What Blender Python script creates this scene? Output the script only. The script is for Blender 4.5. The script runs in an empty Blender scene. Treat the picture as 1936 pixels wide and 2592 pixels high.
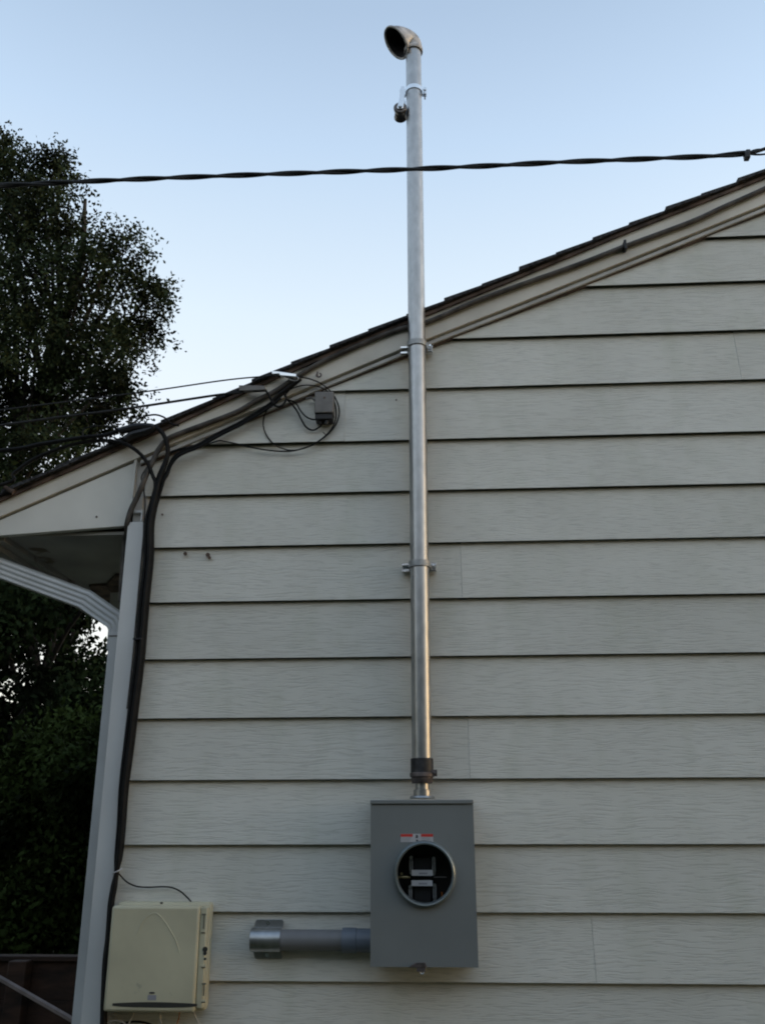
import bpy, math, random
import numpy as np
from mathutils import Vector, Matrix
random.seed(7); rng = np.random.default_rng(7)
sc = bpy.context.scene
C = sc.collection
R = math.radians

# ------------------------------------------------------------------ camera
F, W, H = 2300.0, 1936.0, 2592.0
CAM = Vector((0.0, -3.1123, 1.70)); YAW, PITCH, ROLL = -0.05586, 0.33477, -0.0022
fwd = Vector((math.sin(YAW)*math.cos(PITCH), math.cos(YAW)*math.cos(PITCH), math.sin(PITCH)))
r0 = Vector((math.cos(YAW), -math.sin(YAW), 0)); u0 = r0.cross(fwd)
rt = r0*math.cos(ROLL) + u0*math.sin(ROLL); up = u0*math.cos(ROLL) - r0*math.sin(ROLL)
cam = bpy.data.cameras.new('camera'); camo = bpy.data.objects.new('camera', cam); C.objects.link(camo)
m = Matrix((rt, up, -fwd)).transposed().to_4x4(); m.translation = CAM; camo.matrix_world = m
cam.sensor_fit = 'VERTICAL'; cam.sensor_height = 24; cam.lens = 24*F/H; cam.clip_end = 600; cam.clip_start = .05
sc.camera = camo

# ------------------------------------------------------------------ sky and sun (dusk, sun low beyond the house, the wall in open shade)
SUN_EL, SUN_AZ = R(7.0), R(88)           # azimuth clockwise from +Y
wd = bpy.data.worlds.new('World'); sc.world = wd; wd.use_nodes = True
nt = wd.node_tree; nt.nodes.clear()
sky = nt.nodes.new('ShaderNodeTexSky'); sky.sky_type = 'NISHITA'; sky.sun_disc = False
sky.sun_elevation = SUN_EL; sky.sun_rotation = SUN_AZ; sky.altitude = 0
sky.air_density = 1.0; sky.dust_density = 1.5; sky.ozone_density = 1.0
bg = nt.nodes.new('ShaderNodeBackground'); bg.inputs['Strength'].default_value = 0.15
wo = nt.nodes.new('ShaderNodeOutputWorld'); nt.links.new(sky.outputs[0], bg.inputs['Color'])
# a thin high veil over the whole sky: depends on elevation only, paler and warmer towards the horizon all round
tc = nt.nodes.new('ShaderNodeTexCoord'); sx_ = nt.nodes.new('ShaderNodeSeparateXYZ'); rp_ = nt.nodes.new('ShaderNodeValToRGB')
nt.links.new(tc.outputs['Generated'], sx_.inputs[0]); nt.links.new(sx_.outputs['Z'], rp_.inputs[0])
RAMP = [(0.0, (.94, .84, .74)), (.17, (.95, .88, .82)), (.34, (.92, .91, .93)), (.454, (.87, .92, .97)), (.515, (.80, .89, .96)), (.656, (.56, .70, .88)), (.743, (.43, .55, .72)), (1.0, (.24, .35, .54))]
e_ = rp_.color_ramp.elements
while len(e_) < len(RAMP): e_.new(.5)
for q_, (p_, c_) in zip(e_, RAMP): q_.position = p_; q_.color = (*c_, 1)
bg2 = nt.nodes.new('ShaderNodeBackground'); bg2.inputs['Strength'].default_value = 0.354; nt.links.new(rp_.outputs[0], bg2.inputs['Color'])
mxs = nt.nodes.new('ShaderNodeMixShader'); mxs.inputs[0].default_value = .70
nt.links.new(bg.outputs[0], mxs.inputs[1]); nt.links.new(bg2.outputs[0], mxs.inputs[2]); nt.links.new(mxs.outputs[0], wo.inputs[0])
sl = bpy.data.lights.new('sun', 'SUN'); sl.energy = 0.02; sl.angle = R(10); sl.color = (1, .8, .65)
so = bpy.data.objects.new('sun', sl); C.objects.link(so)
sd = Vector((math.sin(SUN_AZ)*math.cos(SUN_EL), math.cos(SUN_AZ)*math.cos(SUN_EL), math.sin(SUN_EL)))
so.rotation_euler = sd.to_track_quat('Z', 'Y').to_euler(); so.location = (0, 0, 20)
vs = sc.view_settings; vs.view_transform = 'Standard'; vs.look = 'None'; vs.gamma = 1; vs.exposure = 1.75
sc.cycles.filter_width = 2.0

# ------------------------------------------------------------------ helpers
def P(x, y, Y=0.0):
    """point on the plane y=Y seen at photograph pixel x, y (where that plane really stands)"""
    d = fwd*F + rt*(x - W/2) - up*(y - H/2)
    return CAM + d*((Y - CAM.y)/d.y)
def zm(ox, oy, s):
    return lambda x, y, Y=0.0: P(ox + x/s, oy + y/s, Y)
Z2 = zm(0, 850, 3.304); Z3 = zm(550, 900, 4.13); Z5 = zm(220, 2150, 4.13); Z7 = zm(0, 1300, 3.4417); Z8 = zm(0, 1900, 3.196)
def D(x, y, Y=0.0): return P(x*1.17191, y*1.17191, Y)

OFF = {}
def thing(name, label, cat, loc=(0, 0, 0), group=None):
    o = bpy.data.objects.new(name, None); C.objects.link(o); o.location = loc; o.empty_display_size = .1
    o['label'] = label; o['category'] = cat
    if group: o['group'] = group
    OFF[o.name] = Vector(loc); return o
def tag(o, label=None, cat=None, group=None, kind=None):
    if label: o['label'] = label
    if cat: o['category'] = cat
    if group: o['group'] = group
    if kind: o['kind'] = kind
    return o

class MB:
    def __init__(s): s.v = []; s.f = []; s.sm = []
    def add(s, vs, fs, smooth=False):
        n = len(s.v); s.v += [tuple(v) for v in vs]; s.f += [tuple(i+n for i in f) for f in fs]; s.sm += [smooth]*len(fs); return s
    def box(s, x0, x1, y0, y1, z0, z1):
        vs = [(x, y, z) for x in (x0, x1) for y in (y0, y1) for z in (z0, z1)]
        return s.add(vs, [(0,1,3,2),(4,6,7,5),(0,4,5,1),(2,3,7,6),(0,2,6,4),(1,5,7,3)])
    def prism(s, poly, y0, y1):
        """polygon in x,z extruded along y"""
        n = len(poly); vs = [(p[0], y0, p[1]) for p in poly] + [(p[0], y1, p[1]) for p in poly]
        fs = [tuple(range(n)), tuple(range(2*n-1, n-1, -1))] + [(i, i+n, (i+1) % n + n, (i+1) % n) for i in range(n)]
        return s.add(vs, fs)
    def extr(s, prof, a, b):
        """closed profile of y,z points extruded along x from a to b (a, b may be functions of z)"""
        fa = a if callable(a) else (lambda z: a); fb = b if callable(b) else (lambda z: b)
        n = len(prof); vs = [(fa(z), y, z) for y, z in prof] + [(fb(z), y, z) for y, z in prof]
        fs = [tuple(range(n)), tuple(range(2*n-1, n-1, -1))] + [(i, i+n, (i+1) % n + n, (i+1) % n) for i in range(n)]
        return s.add(vs, fs)
    def tube(s, pts, r, n=8, cap=True, flat=1.0, hint=None):
        pts = [Vector(p) for p in pts]; k = len(pts); rr = r if isinstance(r, (list, tuple)) else [r]*k
        t = (pts[1]-pts[0]).normalized(); a = Vector(hint) if hint else (Vector((0, 0, 1)) if abs(t.z) < .9 else Vector((0, 1, 0)))
        nrm = (a - t*a.dot(t)).normalized(); vs = []
        for i, p in enumerate(pts):
            t = (pts[min(i+1, k-1)] - pts[max(i-1, 0)]).normalized()
            nrm = (nrm - t*nrm.dot(t)).normalized(); b = t.cross(nrm)
            for j in range(n):
                q = 2*math.pi*j/n; vs.append(p + nrm*math.cos(q)*rr[i] + b*math.sin(q)*rr[i]*flat)
        fs = [(i*n+j, i*n+(j+1) % n, (i+1)*n+(j+1) % n, (i+1)*n+j) for i in range(k-1) for j in range(n)]
        s.add(vs, fs, True)
        if cap: s.add([vs[j] for j in range(n)], [tuple(range(n-1, -1, -1))]); s.add([vs[(k-1)*n+j] for j in range(n)], [tuple(range(n))])
        return s
    def lathe(s, c, ax, prof, n=32, closed=False, smooth=True):
        """prof: (radius, distance along ax)"""
        c = Vector(c); ax = Vector(ax).normalized(); a = Vector((0, 0, 1)) if abs(ax.z) < .9 else Vector((1, 0, 0))
        e1 = (a - ax*a.dot(ax)).normalized(); e2 = ax.cross(e1); k = len(prof)
        vs = [c + ax*h + (e1*math.cos(2*math.pi*j/n) + e2*math.sin(2*math.pi*j/n))*r for r, h in prof for j in range(n)]
        m_ = k if closed else k-1
        fs = [(i*n+j, i*n+(j+1) % n, ((i+1) % k)*n+(j+1) % n, ((i+1) % k)*n+j) for i in range(m_) for j in range(n)]
        return s.add(vs, fs, smooth)
    def cyl(s, c, ax, r, h, n=24):
        s.lathe(c, ax, [(r, 0), (r, h)], n)
        return s.lathe(c, ax, [(r, h), (.0001, h)], n, smooth=False).lathe(c, ax, [(.0001, 0), (r, 0)], n, smooth=False)
    def build(s, name, mat, parent=None, bevel=0, seg=2):
        me = bpy.data.meshes.new(name); off = OFF.get(parent.name, Vector()) if parent else Vector()
        me.from_pydata([tuple(Vector(v)-off) for v in s.v], [], s.f); me.polygons.foreach_set('use_smooth', s.sm)
        me.materials.append(mat); me.update()
        import bmesh
        b = bmesh.new(); b.from_mesh(me); bmesh.ops.remove_doubles(b, verts=b.verts, dist=1e-6); bmesh.ops.recalc_face_normals(b, faces=b.faces)
        b.faces.index_update(); b.to_mesh(me); b.free(); me.set_sharp_from_angle(angle=R(38))
        o = bpy.data.objects.new(name, me); C.objects.link(o)
        if parent: o.parent = parent; OFF[o.name] = off
        if bevel:
            q = o.modifiers.new('bevel', 'BEVEL'); q.width = bevel; q.segments = seg; q.limit_method = 'ANGLE'; q.angle_limit = R(40); q.harden_normals = False
        return o
def smooth(pts, k=6):
    pts = [Vector(p) for p in pts]; q = [2*pts[0]-pts[1]] + pts + [2*pts[-1]-pts[-2]]; out = []
    for i in range(1, len(q)-2):
        a, b, c, d = q[i-1:i+3]
        for j in range(k):
            t = j/k; out.append(.5*((2*b) + (c-a)*t + (2*a-5*b+4*c-d)*t*t + (3*b-a-3*c+d)*t**3))
    return out + [pts[-1]]

# ------------------------------------------------------------------ materials
def mat(name, col, rough=.6, metal=0, spec=.5, var=.06, vscale=8, bump=0, bscale=60, stretch=(1, 1, 1), spots=None, col2=None, vlo=.35, vhi=.7, rvar=0):
    m = bpy.data.materials.new(name); m.use_nodes = True; n = m.node_tree; N = n.nodes; L = n.links
    b = N['Principled BSDF']; b.inputs['Roughness'].default_value = rough; b.inputs['Metallic'].default_value = metal
    b.inputs['Specular IOR Level'].default_value = spec
    g = N.new('ShaderNodeNewGeometry'); mp = N.new('ShaderNodeMapping'); mp.inputs['Scale'].default_value = stretch
    L.new(g.outputs['Position'], mp.inputs['Vector'])
    nz = N.new('ShaderNodeTexNoise'); nz.inputs['Scale'].default_value = vscale; nz.inputs['Detail'].default_value = 6
    L.new(mp.outputs[0], nz.inputs['Vector'])
    cr = N.new('ShaderNodeValToRGB'); c2 = col2 or tuple(max(0, c*(1-var*2.2)) for c in col)
    cr.color_ramp.elements[0].position = vlo; cr.color_ramp.elements[1].position = vhi
    cr.color_ramp.elements[0].color = (*c2, 1); cr.color_ramp.elements[1].color = (*[min(1, c*(1+var)) for c in col], 1)
    L.new(nz.outputs['Fac'], cr.inputs[0]); last = cr.outputs[0]
    if spots:
        scol, sscale, thr = spots
        n2 = N.new('ShaderNodeTexNoise'); n2.inputs['Scale'].default_value = sscale; n2.inputs['Detail'].default_value = 4
        L.new(g.outputs['Position'], n2.inputs['Vector'])
        r2 = N.new('ShaderNodeValToRGB'); r2.color_ramp.elements[0].position = thr; r2.color_ramp.elements[1].position = thr+.06
        L.new(n2.outputs['Fac'], r2.inputs[0]); mx = N.new('ShaderNodeMix'); mx.data_type = 'RGBA'
        L.new(r2.outputs[0], mx.inputs[0]); L.new(last, mx.inputs[6]); mx.inputs[7].default_value = (*scol, 1); last = mx.outputs[2]
    L.new(last, b.inputs['Base Color'])
    if rvar:
        mr = N.new('ShaderNodeMapRange'); mr.inputs[3].default_value = rough-rvar; mr.inputs[4].default_value = rough+rvar
        L.new(nz.outputs['Fac'], mr.inputs[0]); L.new(mr.outputs[0], b.inputs['Roughness'])
    if bump:
        n3 = N.new('ShaderNodeTexNoise'); n3.inputs['Scale'].default_value = bscale; n3.inputs['Detail'].default_value = 5
        L.new(mp.outputs[0], n3.inputs['Vector']); bp = N.new('ShaderNodeBump'); bp.inputs['Strength'].default_value = 1; bp.inputs['Distance'].default_value = bump
        L.new(n3.outputs['Fac'], bp.inputs['Height']); L.new(bp.outputs[0], b.inputs['Normal'])
    return m

def siding_mat():
    """painted hardboard: embossed wood grain, board to board tone, faint green mildew under the laps, streaks"""
    m = bpy.data.materials.new('painted_siding'); m.use_nodes = True; n = m.node_tree; N = n.nodes; L = n.links
    b = N['Principled BSDF']; b.inputs['Roughness'].default_value = .62; b.inputs['Specular IOR Level'].default_value = .35
    g = N.new('ShaderNodeNewGeometry'); oi = N.new('ShaderNodeObjectInfo')
    ofs = N.new('ShaderNodeVectorMath'); ofs.operation = 'SCALE'; L.new(oi.outputs['Random'], ofs.inputs[3]); ofs.inputs[0].default_value = (37, 11, 53)
    ad = N.new('ShaderNodeVectorMath'); L.new(g.outputs['Position'], ad.inputs[0]); L.new(ofs.outputs[0], ad.inputs[1])
    # warped grain: lines along x
    wp = N.new('ShaderNodeTexNoise'); wp.inputs['Scale'].default_value = 5; wp.inputs['Detail'].default_value = 2; L.new(ad.outputs[0], wp.inputs['Vector'])
    ws = N.new('ShaderNodeVectorMath'); ws.operation = 'MULTIPLY_ADD'; ws.inputs[1].default_value = (0, 0, .030)
    L.new(wp.outputs['Color'], ws.inputs[0]); L.new(ad.outputs[0], ws.inputs[2])
    mp = N.new('ShaderNodeMapping'); mp.inputs['Scale'].default_value = (17, 1, 250); L.new(ws.outputs[0], mp.inputs['Vector'])
    gr = N.new('ShaderNodeTexNoise'); gr.inputs['Scale'].default_value = 1.0; gr.inputs['Detail'].default_value = 3; gr.inputs['Roughness'].default_value = .55
    L.new(mp.outputs[0], gr.inputs['Vector'])
    gp = N.new('ShaderNodeValToRGB'); gp.color_ramp.elements[0].position = .38; gp.color_ramp.elements[1].position = .50
    L.new(gr.outputs['Fac'], gp.inputs[0])
    bp = N.new('ShaderNodeBump'); bp.inputs['Distance'].default_value = .0009; bp.inputs['Strength'].default_value = .7
    L.new(gp.outputs[0], bp.inputs['Height']); L.new(bp.outputs[0], b.inputs['Normal'])
    # colour
    nz = N.new('ShaderNodeTexNoise'); nz.inputs['Scale'].default_value = 2.2; nz.inputs['Detail'].default_value = 7; L.new(ad.outputs[0], nz.inputs['Vector'])
    cr = N.new('ShaderNodeValToRGB'); cr.color_ramp.elements[0].position = .3; cr.color_ramp.elements[1].position = .7
    cr.color_ramp.elements[0].color = (.63, .62, .56, 1); cr.color_ramp.elements[1].color = (.715, .705, .645, 1)
    L.new(nz.outputs['Fac'], cr.inputs[0])
    # grime in grain lines
    m1 = N.new('ShaderNodeMix'); m1.data_type = 'RGBA'; m1.blend_type = 'MULTIPLY'; m1.inputs[0].default_value = .10
    L.new(cr.outputs[0], m1.inputs[6]); L.new(gp.outputs[0], m1.inputs[7])
    # mildew patches
    mp2 = N.new('ShaderNodeMapping'); mp2.inputs['Scale'].default_value = (3, 1, 1.2); L.new(g.outputs['Position'], mp2.inputs['Vector'])
    md = N.new('ShaderNodeTexNoise'); md.inputs['Scale'].default_value = 3; md.inputs['Detail'].default_value = 8; L.new(mp2.outputs[0], md.inputs['Vector'])
    mr = N.new('ShaderNodeMapRange'); mr.inputs[1].default_value = .5; mr.inputs[2].default_value = .78; mr.inputs[4].default_value = .4
    L.new(md.outputs['Fac'], mr.inputs[0])
    m2 = N.new('ShaderNodeMix'); m2.data_type = 'RGBA'; L.new(mr.outputs[0], m2.inputs[0]); L.new(m1.outputs[2], m2.inputs[6]); m2.inputs[7].default_value = (.50, .52, .42, 1)
    # per-board tone
    hs = N.new('ShaderNodeHueSaturation'); v = N.new('ShaderNodeMapRange'); v.inputs[3].default_value = .93; v.inputs[4].default_value = 1.05
    L.new(oi.outputs['Random'], v.inputs[0]); L.new(v.outputs[0], hs.inputs['Value']); L.new(m2.outputs[2], hs.inputs['Color'])
    L.new(hs.outputs[0], b.inputs['Base Color'])
    return m

M = {
 'siding': siding_mat(),
 'lapshade': mat('lap_groove_shade', (.19, .18, .14), .9, var=.2),
 'trim': mat('trim_paint', (.70, .68, .62), .55, var=.07, vscale=3, bump=.0005, bscale=40, spots=((.36, .31, .25), 9, .70)),
 'rake': mat('rake_paint', (.70, .66, .58), .6, var=.09, vscale=4, bump=.0008, bscale=50, spots=((.20, .15, .11), 7, .70)),
 'moulding': mat('moulding_paint', (.50, .48, .44), .6, var=.1, vscale=9),
 'corner': mat('white_metal_trim', (.66, .655, .64), .5, var=.05, vscale=3, spots=((.5, .48, .44), 14, .72)),
 'downspout': mat('painted_aluminium', (.53, .54, .54), .45, var=.07, vscale=4, spots=((.42, .42, .38), 12, .70)),
 'soffit': mat('soffit_plywood', (.34, .33, .31), .75, var=.12, vscale=4, spots=((.12, .09, .07), 5, .66)),
 'rot': mat('weathered_wood', (.13, .09, .07), .85, var=.3, vscale=14, bump=.002, bscale=40),
 'shingle': mat('asphalt_shingle', (.045, .045, .05), .9, var=.4, vscale=90, bump=.003, bscale=200),
 'sheath': mat('sheathing', (.2, .16, .12), .9),
 'concrete': mat('foundation_concrete', (.3, .3, .28), .9, var=.15, vscale=4, bump=.002),
 'galv': mat('galvanised_steel', (.45, .455, .455), .38, .95, var=.07, vscale=40, bump=.00022, bscale=120, stretch=(1, 1, .5), rvar=.04, spots=((.42, .41, .40), 38, .74)),
 'dull': mat('dull_strap_steel', (.42, .43, .43), .55, .7, var=.12, vscale=40),
 'zinc': mat('bright_zinc', (.8, .82, .84), .22, 1, var=.05, bump=.0003, bscale=300),
 'cast': mat('cast_metal', (.55, .54, .535), .6, .3, var=.25, vscale=22, bump=.002, bscale=70, spots=((.38, .34, .31), 18, .66)),
 'darkcoup': mat('dark_threaded_steel', (.055, .055, .058), .55, .6, var=.2, vscale=50),
 'browncoup': mat('dull_brown_steel', (.17, .145, .14), .55, .6, var=.2, vscale=50),
 'boxpaint': mat('grey_enamel', (.205, .22, .22), .42, 0, var=.06, vscale=3, bump=.0002, bscale=300),
 'ringm': mat('grey_painted_ring', (.22, .26, .27), .32, .4, var=.08),
 'pvc': mat('grey_pvc', (.185, .185, .19), .48, var=.06, vscale=10),
 'pvcblue': mat('blue_grey_pvc', (.15, .175, .215), .4, var=.06, vscale=10),
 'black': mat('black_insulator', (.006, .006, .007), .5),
 'cable': mat('black_cable_jacket', (.009, .009, .009), .6, var=.2, vscale=30, spec=.2),
 'cablegrey': mat('weathered_cable_jacket', (.085, .075, .065), .7, var=.3, vscale=16, bump=.001, bscale=90),
 'drop': mat('dark_drop_wire', (.026, .028, .030), .6, var=.2, vscale=20, spec=.25),
 'porcelain': mat('brown_porcelain', (.13, .11, .10), .25, var=.2, vscale=20),
 'greybox': mat('weathered_grey_plastic', (.20, .19, .18), .6, var=.12, vscale=20),
 'beige': mat('beige_plastic', (.56, .525, .375), .5, var=.06, vscale=7, bump=.0003, bscale=250, spots=((.42, .40, .30), 25, .68)),
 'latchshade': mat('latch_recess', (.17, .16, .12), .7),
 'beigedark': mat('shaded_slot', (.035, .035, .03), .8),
 'white': mat('white_label', (.52, .52, .54), .5),
 'red': mat('red_label_print', (.60, .05, .04), .5),
 'print': mat('dark_label_print', (.03, .03, .035), .5),
 'faint': mat('grey_label_print', (.30, .30, .33), .5),
 'copper': mat('orange_wire', (.45, .15, .03), .5),
 'brass': mat('dull_brass', (.45, .38, .22), .35, 1),
 'ivory': mat('ivory_wire', (.45, .43, .38), .5),
 'bark': mat('bark', (.022, .019, .016), .9, var=.3, vscale=10, bump=.01, bscale=12),
 'leaf': mat('dark_leaf', (.028, .042, .020), .8, var=.35, vscale=1.4, spec=.08),
 'leaf2': mat('deep_leaf', (.018, .030, .012), .85, var=.4, vscale=1.2, spec=.05),
 'leaf3': mat('shrub_leaf', (.040, .062, .016), .85, var=.4, vscale=1.6, spec=.05),
 'fence': mat('brown_fence_wood', (.05, .024, .015), .8, var=.35, vscale=5, bump=.002, bscale=30, stretch=(1, 1, 3)),
 'pale': mat('pale_weathered_wood', (.24, .20, .19), .7, var=.2, vscale=8),
 'grass': mat('lawn_grass', (.045, .06, .022), .95, var=.4, vscale=3, bump=.02, bscale=25),
 'shadewall': mat('dark_green_shade_house', (.075, .095, .08), .85, var=.2, vscale=6),
 'darkroof': mat('shade_house_roof', (.06, .055, .05), .9),
}

# ------------------------------------------------------------------ ground
g = MB(); n = 40
g.add([(-300, -300, 0), (300, -300, 0), (300, 300, 0), (-300, 300, 0)], [(0, 1, 2, 3)])
tag(g.build('ground', M['grass']), kind='structure')

# ------------------------------------------------------------------ house
XL = -1.052                                    # left end of the siding
RIDGE = 3.3
hz = [3.896, 3.692, 3.478, 3.269, 3.059, 2.858, 2.659, 2.456, 2.254, 2.053, 1.852, 1.651, 1.452, 1.256]
def roof_top(x):                               # top of the shingles on the gable line
    xs = [-1.80, -1.595, -.954, -.572, -.101, .327, .771, 1.369, RIDGE]
    zs = [2.776, 2.868, 3.163, 3.349, 3.557, 3.740, 3.934, 4.183, 5.02]
    if x > RIDGE: x = 2*RIDGE - x
    return float(np.interp(x, xs, zs))
def rake_low(x):
    xs = [-1.80, -1.582, -1.082, -.093, .503, 1.022, 1.347, RIDGE]
    zs = [2.680, 2.776, 3.000, 3.427, 3.668, 3.886, 4.024, 4.86]
    if x > RIDGE: x = 2*RIDGE - x
    return float(np.interp(x, xs, zs))
def x_at(z):                                   # x where the middle of the rake board is at height z
    xs = np.linspace(-1.8, RIDGE, 400); return float(np.interp(z, [rake_low(x)+.05 for x in xs], xs))
house = thing('house', 'house gable wall with grey lap siding and sloping shingle roof edge', 'house', (3.3, 3, 0))
def clipx(z): return max(XL, x_at(z)) if z > 2.9 else XL
def board(zt, zb, x0=None, x1=None, dy=0.0, tint=None):
    ov = .02; th = .021
    prof = [(-.0015, zt+ov), (-.003-dy, zt), (-th-dy, zb), (-th-dy+.0022, zb), (-th-dy+.003, zb+.011), (-.0045, zb+.011), (-.003, zb-.004), (.011, zb-.004), (.011, zt+ov)]
    fa = (lambda z: max(x0, clipx(z))) if x0 is not None else clipx
    fb = (lambda z: x1) if x1 is not None else (lambda z: 2*RIDGE - clipx(z))
    o = MB().extr(prof, fa, fb).build('siding_board', M['siding'], house)
    o.data.materials.append(M['lapshade'])       # dark colour inside the lap: groove shade put into the material
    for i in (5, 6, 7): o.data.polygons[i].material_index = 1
    return o
levels = [5.0, 4.93] ; z = 3.896; ups = []
while z + .204 < 4.95: z += .204; ups.append(z)
lv = sorted(ups, reverse=True) + hz
z = 1.256
while z > .35: z -= .201; lv.append(z)
seams = {3.478: [(1858, 850)], 3.269: [(873, 1060)], 2.659: [(1168, 1460)], 2.053: [(1187, 1900)], 1.452: [(1502, 2400)]}
for i in range(len(lv)-1):
    zt, zb = lv[i], lv[i+1]; px = seams.get(round(zt, 3)); cuts = []
    if px:
        cuts = [P(px[0][0], px[0][1], -.012).x]
    if not px: cuts = [2.2 + (i % 3)*.9]
    xs = [None] + cuts + [None]
    for j in range(len(xs)-1):
        a, b = xs[j], xs[j+1]
        if px and round(zt, 3) == 3.269 and j == 0: board(zt, zb, None, b - .0004, dy=.003)
        elif a is not None and a <= clipx(zb): continue
        else: board(zt, zb, None if a is None else a + .0003, None if b is None else b - .0003, dy=.0006*(j % 2))
# sheathing, foundation, side walls, back
def gable_poly(x0, x1, z0):
    xs = [x0] + list(np.linspace(-1.0, RIDGE, 12)) ; xs = [x for x in xs if x0 <= x]
    top = [(x, rake_low(x)+.06) for x in xs]; mir = [(2*RIDGE-x, z) for x, z in reversed(top[:-1])]
    return [(x0, z0)] + top + mir + [(2*RIDGE-x0, z0)]
MB().prism(gable_poly(-1.04, 0, .2), .013, .09).build('sheathing', M['sheath'], house)
MB().box(-1.03, 2*RIDGE+1.03, .005, 8, -.3, .2).build('foundation', M['concrete'], house)
for x0, x1 in ((-1.06, -.95), (2*RIDGE+.95, 2*RIDGE+1.06)):
    MB().box(x0, x1, .092, 8, .2, 2.9).build('side_wall', M['siding'], house)
MB().prism(gable_poly(-1.04, 0, .2), 8.0, 8.1).build('rear_wall', M['siding'], house)
# corner board (front metal cover) and the older, recessed board above it
MB().box(-1.097, -1.034, -.040, .05, .15, 2.752).build('corner_board', M['corner'], house, bevel=.002)
b = MB(); b.box(-1.088, -1.056, -.018, .05, 2.754, 2.99); b.box(-1.056, -1.036, -.010, .05, 2.754, 2.99); b.build('corner_post', M['moulding'], house, bevel=.001)
b = MB(); b.box(-1.0965, -1.0885, -.036, .0, 2.80, 3.0); b.build('corner_strip', M['trim'], house, bevel=.001)
b = MB(); b.box(-1.080, -1.052, -.034, -.020, 2.790, 2.80); b.box(-1.052, -1.047, -.038, -.020, 2.754, 2.80); b.build('corner_bracket', M['corner'], house)
# boxed eave end
poly = [(-1.66, 2.707), (-1.66, rake_low(-1.66)-.004), (-1.097, rake_low(-1.097)-.004), (-1.097, 2.790), (-1.100, 2.741)]
MB().prism(poly, -.030, -.005).build('eave_end_panel', M['trim'], house, bevel=.002)
# rake board, its moulding and the drip edge
def along(xs, fn): return [(x, fn(x)) for x in xs]
def band(xs, lo, hi): return along(xs, lo) + along(list(reversed(xs)), hi)
X1 = [-1.75, -1.595, -1.082, -.954, -.572, -.101, .327, .771, 1.369, 2.2, RIDGE]
def rake(name, lo, hi, y0, y1, material, bevel=.0015, xs=X1):
    MB().prism(band(xs, lo, hi), y0, y1).build(name, M[material], house, bevel=bevel)
    MB().prism([(2*RIDGE-x, z) for x, z in band(xs, lo, hi)], y0, y1).build(name, M[material], house)
rake('rake_board', lambda x: rake_low(x)+.004, lambda x: roof_top(x)-.030, -.040, .01, 'rake')
X2 = [-1.075, -.954, -.572, -.101, .327, .771, 1.369, 2.2, RIDGE]
rake('rake_moulding', lambda x: rake_low(x)-.021, lambda x: rake_low(x)-.006, -.032, .01, 'moulding', xs=X2)
rake('rake_shade_strip', lambda x: rake_low(x)-.026, lambda x: rake_low(x)-.0212, -.022, .01, 'rot', 0, xs=X2)  # dark strip that paints in the shadow below the moulding
rake('drip_edge', lambda x: roof_top(x)-.036, lambda x: roof_top(x)-.022, -.052, .01, 'rot', 0)
# roof deck and shingles: one course after another, each lapping the one below it
MB().prism(band(X1, lambda x: roof_top(x)-.05, lambda x: roof_top(x)-.016), .012, 8.2).build('roof_deck', M['sheath'], house)
MB().prism([(2*RIDGE-x, z) for x, z in band(X1, lambda x: roof_top(x)-.05, lambda x: roof_top(x)-.016)], .012, 8.2).build('roof_deck', M['sheath'], house)
x = -1.76; k = 0
while x < RIDGE - .02:
    w = .1465 if x > -.9 else .19
    xa, xb = x, min(x + w*1.25, RIDGE)
    j = random.uniform(-.003, .003); t = random.uniform(.012, .016)
    for mir in (0, 1):
        f = (lambda q: 2*RIDGE-q) if mir else (lambda q: q)
        pl = [(f(xa), roof_top(xa)-.017+.001), (f(xb), roof_top(xb)-.021+.001), (f(xb), roof_top(xb)-.012), (f(xa), roof_top(xa)-.016+t+.002)]
        yy = -.066 + random.uniform(-.006, .006)
        MB().prism(pl, yy, 8.2).build('shingle', M['shingle'], house)
    x += w; k += 1
# eave: soffit, fascia, gutter running back along the side
SZ = 2.716
MB().box(-1.555, -1.04, -.004, 8, SZ, SZ+.012).build('soffit', M['soffit'], house)
MB().box(-1.600, -1.566, -.004, 8, SZ-.016, 2.80).build('fascia', M['soffit'], house)
MB().box(2*RIDGE+1.04, 2*RIDGE+1.6, -.004, 8, SZ, SZ+.012).build('soffit', M['soffit'], house)
# peeling veneer flap on the soffit beside the corner
fl = MB()
def soff(zx, zy):
    q = Z7(zx, zy, 0); d = q-CAM; return CAM + d*((SZ-CAM.z)/d.z)
for poly in ([(935, 600), (1010, 520), (1070, 515), (1060, 640), (975, 655)], [(780, 615), (930, 605), (965, 650), (960, 760), (900, 790), (850, 740)]):
    vs = [soff(*p) for p in poly]; nn = len(vs)
    lowv = [v - Vector((0, 0, .006 + .02*random.random())) for v in vs]
    fl.add(lowv + [v - Vector((0, 0, .001)) for v in vs], [tuple(range(nn)), tuple(range(2*nn-1, nn-1, -1))] + [(i, (i+1) % nn, (i+1) % nn+nn, i+nn) for i in range(nn)])
fl.build('peeling_flap', M['rot'], house)
gt = MB(); gp = [(-1.605, 2.80), (-1.605, 2.68), (-1.67, 2.68), (-1.70, 2.72), (-1.71, 2.80), (-1.705, 2.80), (-1.695, 2.722), (-1.667, 2.685), (-1.61, 2.685), (-1.61, 2.80)]
gt.prism(gp, .0, 8); gt.build('gutter', M['soffit'], house)
# nail holes and small marks in the siding
for (x, y, r) in ((412, 1303, .004), (470, 1402, .007), (527, 1405, .008), (531, 1412, .006), (1003, 1013, .003), (246, 1309, .004)):
    Y = -.0165 if x > 300 else -.0308
    MB().cyl(P(x, y, Y+.003), (0, -1, 0), r, .0045, 8).build('nail_head', M['rot'], house)

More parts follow.
